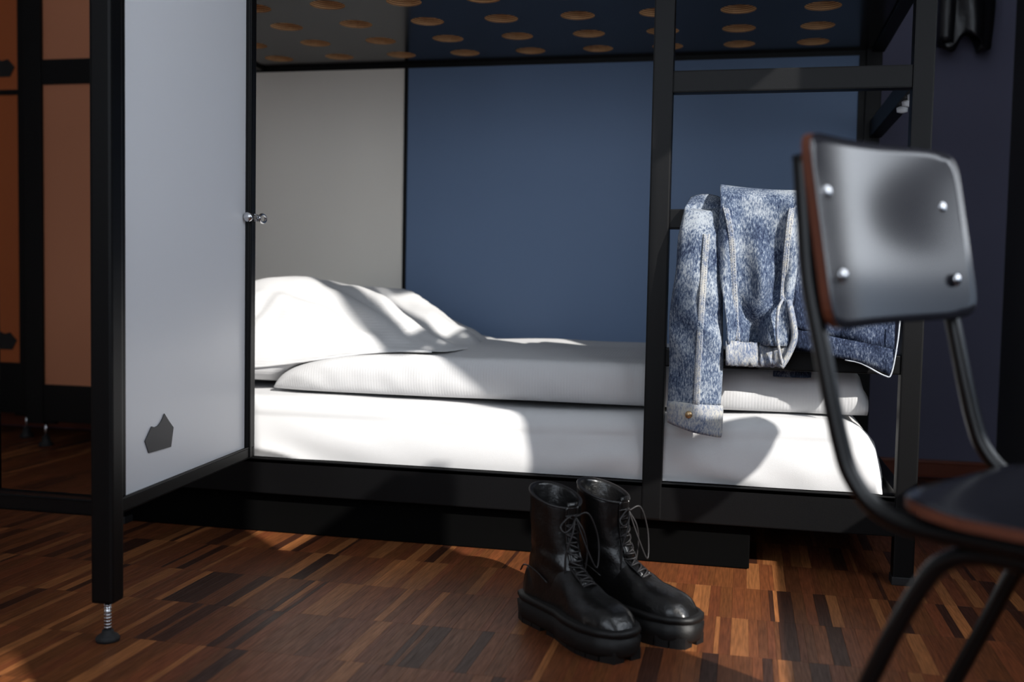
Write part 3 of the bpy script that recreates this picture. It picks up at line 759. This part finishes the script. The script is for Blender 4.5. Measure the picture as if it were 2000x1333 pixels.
# left sleeve: flattened tube hanging over the rung down to a buttoned cuff
def sleeve(name, mt, sec):
    bm = new(); rings = []
    pts = sec; n = 44
    for i in range(n+1):
        q = i/n*(len(pts)-1); k = min(int(q), len(pts)-2); f = q-k; f = f*f*(3-2*f)*.4+f*.6
        y, z, xc, hw, hd, ax, az = [lerp(a, b, f) for a, b in zip(pts[k], pts[k+1])]
        ring = []
        for j in range(32):
            a = 2*PI*j/32; c, s = math.cos(a), math.sin(a)
            rw = 1+.10*nz(c*2+1, s*2, z*9); cr = .010*math.sin(z*60+c*4)*math.exp(-((z-.60)/.10)**2)
            ring.append(V((xc+hw*rw*c, y+(hd*rw*s+cr*(s < 0)*.6)*ax, z+hd*s*az)))
        rings.append(ring)
    loft(bm, rings, True, False, True)
    return obj(name, bm, mt, jk, True)
# columns: y, z, x centre, half width, half depth, depth axis weights (y, z)
sl = sleeve('sleeve', M['denim'], [(.062, .66, -.09, .045, .018, 1, 0), (.060, .82, -.095, .045, .018, 1, .2), (.022, .882, -.100, .038, .018, .4, .9), (-.022, .862, -.104, .040, .020, .9, .5), (-.040, .80, -.106, .048, .024, 1, 0), (-.044, .70, -.108, .054, .028, 1, 0), (-.046, .58, -.109, .060, .030, 1, 0), (-.046, .47, -.1085, .060, .028, 1, 0), (-.046, .405, -.106, .060, .026, 1, 0)])
solid(sl, .003)
bm = new(); rings = []
for z, g in ((.412, .002), (.410, .006), (.40, .007), (.36, .006), (.352, .004), (.352, -.001), (.37, -.003), (.40, -.004)):
    ring = []
    for j in range(32):
        a = 2*PI*j/32; c, s = math.cos(a), math.sin(a)
        ring.append(V((-.106+(.0585+g)*c, -.046+(.026+g)*s, z-.022*(.5+.5*c)*(1 if z < .38 else .3)+.010*(s < 0)*0+(.018 if z < .38 else 0)*max(0, -c)*.4)))
    rings.append(ring)
loft(bm, rings, False, False, True)
cf = obj('cuff', bm, M['denim_band'], jk, True)
bm = new(); lathe(bm, [(.0005, .006), (.007, .0055), (.0085, .003), (.0085, 0)], (0, 0, 0), 18, Matrix.Translation((-.118, -.0775, .383)) @ V((0, -1, 0)).to_track_quat('Z', 'Y').to_matrix().to_4x4()); tag(obj('button', bm, M['brass'], cf, True), 'round metal cuff button')
seam([(-.090, -.064, .80), (-.094, -.073, .70), (-.097, -.077, .60), (-.100, -.076, .50), (-.102, -.074, .405)], .008)
# cuff of the other sleeve, hanging behind the lowest rung
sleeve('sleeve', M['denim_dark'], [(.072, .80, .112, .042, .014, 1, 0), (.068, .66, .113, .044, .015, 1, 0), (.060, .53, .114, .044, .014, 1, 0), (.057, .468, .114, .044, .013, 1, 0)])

# ------------------------------------------------------------------ chair
TH = -.61; CO = V((.201, -1.149, 0)); cf_ = V((math.cos(TH), math.sin(TH), 0)); cl_ = V((-math.sin(TH), math.cos(TH), 0))
ch = empty('chair', 'black bent-plywood school chair with tubular steel frame at the right', 'chair', CO.copy())
def K(u, v, z): return CO+cf_*u+cl_*v+V((0, 0, z))
def plate(name, nu, nv, surf, thick, parent):
    """curved plywood: black faces and brown edge"""
    bm = new(); lo = [[None]*(nv+1) for _ in range(nu+1)]; hi = [[None]*(nv+1) for _ in range(nu+1)]
    def nrm(i, j):
        e = 1e-3; a = surf(i/nu, j/nv); b = surf(min(1, i/nu+e), j/nv)-surf(max(0, i/nu-e), j/nv); c = surf(i/nu, min(1, j/nv+e))-surf(i/nu, max(0, j/nv-e)); n = b.cross(c); return n.normalized()
    for i in range(nu+1):
        for j in range(nv+1):
            p = surf(i/nu, j/nv); n = NRM(i/nu, j/nv) if False else None
            lo[i][j] = bm.verts.new(p); hi[i][j] = bm.verts.new(p+thick(p))
    for A in (lo, hi):
        for i in range(nu):
            for j in range(nv): bm.faces.new((A[i][j], A[i+1][j], A[i+1][j+1], A[i][j+1])).smooth = True
    per = [(i, 0) for i in range(nu)]+[(nu, j) for j in range(nv)]+[(i, nv) for i in range(nu, 0, -1)]+[(0, j) for j in range(nv, 0, -1)]
    for a, b in zip(per, per[1:]+per[:1]):
        f = bm.faces.new((lo[a[0]][a[1]], lo[b[0]][b[1]], hi[b[0]][b[1]], hi[a[0]][a[1]])); f.material_index = 1
    return obj(name, bm, [M['lami'], M['ply_edge']], parent)
def squircle(u, v, e):
    """map the unit square to a rounded square"""
    a, b = 2*u-1, 2*v-1
    r = max(abs(a), abs(b))
    if r < 1e-6: return 0, 0
    t = math.atan2(b, a); c, s = math.cos(t), math.sin(t)
    k = (abs(c)**e+abs(s)**e)**(-1/e)
    return c*k*r, s*k*r
def bsurf(u, v):
    a, b = squircle(u, v, 10)
    y = a*.1835; z = .751+b*.112+.006*a
    uu = -.021*b+.026*(a*a)-.047
    return K(uu, y, z)
bk = plate('backrest', 28, 20, bsurf, lambda p: cf_*-.0115, ch)
for v in (-.143, .143):
    for u, z in ((-.047+.006, .79), (-.023+.006, .695)):
        bm = new(); lathe(bm, [(.009, 0), (.0085, .003), (.005, .0055), (.0005, .0062)], (0, 0, 0), 16, Matrix.Translation(K(u, v, z)) @ cf_.to_track_quat('Z', 'Y').to_matrix().to_4x4()); obj('rivet', bm, M['chrome'], bk, True)
def ssurf(u, v):
    a, b = squircle(u, v, 6)
    y = b*.195; x = .248+a*.182
    z = .456+.008*sst(.16, .07, x)-.016*sst(.36, .45, x)-.006*(1-(b*b))*sst(.05, .25, x)
    return K(x, y, z)
stt = plate('seat', 26, 22, ssurf, lambda p: V((0, 0, -.011)), ch)
for u, v in ((.13, -.14), (.13, .14), (.29, -.14), (.29, .14)):
    bm = new(); lathe(bm, [(.009, 0), (.0085, .003), (.005, .0055), (.0005, .0062)], K(u, v, .449), 16); obj('rivet', bm, M['chrome'], stt, True)
RT = .0105
for sg in (-1, 1):
    v = .168*sg
    bm = new(); tube(bm, smooth_path([K(-.058, v, .83), K(-.051, v, .765), K(-.042, v, .69), K(-.025, v, .62), K(-.010, v, .56), K(.004, v, .51), K(.018, v, .476), K(.045, v, .447), K(.085, v, .433), K(.15, v, .4315), K(.26, v, .431), K(.34, v, .428), K(.375, v, .405), K(.390, v, .36), K(.412, v, .20), K(.436, v, .018)], 5), RT, 12)
    obj('side_tube', bm, M['tube'], ch, True)
    v2 = .150*sg
    bm = new(); tube(bm, smooth_path([K(.30, v2, .413), K(.20, v2, .414), K(.146, v2, .411), K(.115, v2, .396), K(.094, v2, .368), K(.067, v2, .314), K(.036, v2, .24), K(-.012, v2, .13), K(-.060, v2, .018)], 5), RT, 12)
    obj('rear_leg', bm, M['tube'], ch, True)
    for u, vv in ((.437, v), (-.063, v2)):
        bm = new(); lathe(bm, [(.014, 0), (.0145, .012), (.0125, .03)], K(u, vv, 0), 14); obj('foot_cap', bm, M['rubber'], ch, True)
bm = new(); tube(bm, [K(.20, -.16, .414), K(.20, .16, .414)], .009, 10); tube(bm, [K(.30, -.165, .420), K(.30, .165, .420)], .009, 10); obj('cross_tube', bm, M['tube'], ch, True)

# ------------------------------------------------------------------ black leather jacket on a wall peg
lj = empty('leather_jacket', 'black leather jacket hanging from a peg on the dark wall', 'jacket', (.71, 1.36, 1.6))
bm = new(); rings = []
n = 40
for i in range(n+1):
    z = lerp(2.12, 1.545, i/n); hw = interp([(0, .02), (.12, .05), (.3, .075), (.8, .082), (1, .078)], i/n); hd = interp([(0, .02), (.2, .05), (.8, .062), (1, .055)], i/n)
    ring = []
    for k in range(40):
        a = 2*PI*k/40; c, s = math.cos(a), math.sin(a); f = 1+.16*math.sin(a*5+z*5)*sst(2.1, 1.8, z)+.1*nz(c*2, s*2, z*8)
        ring.append(V((.712+hw*c*f, 1.40+hd*s*f*.9, z+(.026*math.sin(2.2*c*2+1)+.012*math.sin(a*6))*sst(1.7, 1.55, z))))
    rings.append(ring)
loft(bm, rings, True, False, True); o = obj('body', bm, M['leather2'], lj, True); solid(o, .004, 1)
bm = new(); rings = []
for i in range(21):
    z = lerp(2.0, 1.535, i/20); ring = []
    for k in range(20):
        a = 2*PI*k/20; f = 1+.12*nz(math.cos(a)*2, math.sin(a)*2, z*12); ring.append(V((.648+.026*math.cos(a)*f+.02*(z-1.7), 1.36+.026*math.sin(a)*f, z)))
    rings.append(ring)
loft(bm, rings, True, False, True); o = obj('sleeve', bm, M['leather2'], lj, True); solid(o, .003, 1)
bm = new(); tube(bm, [(.712, 1.50, 2.13), (.712, 1.40, 2.14)], .01); tube(bm, [(.712, 1.41, 2.14), (.712, 1.39, 2.17)], .01)
tag(obj('wall_peg', bm, M['steel']), 'black wall peg holding the leather jacket', 'hook')
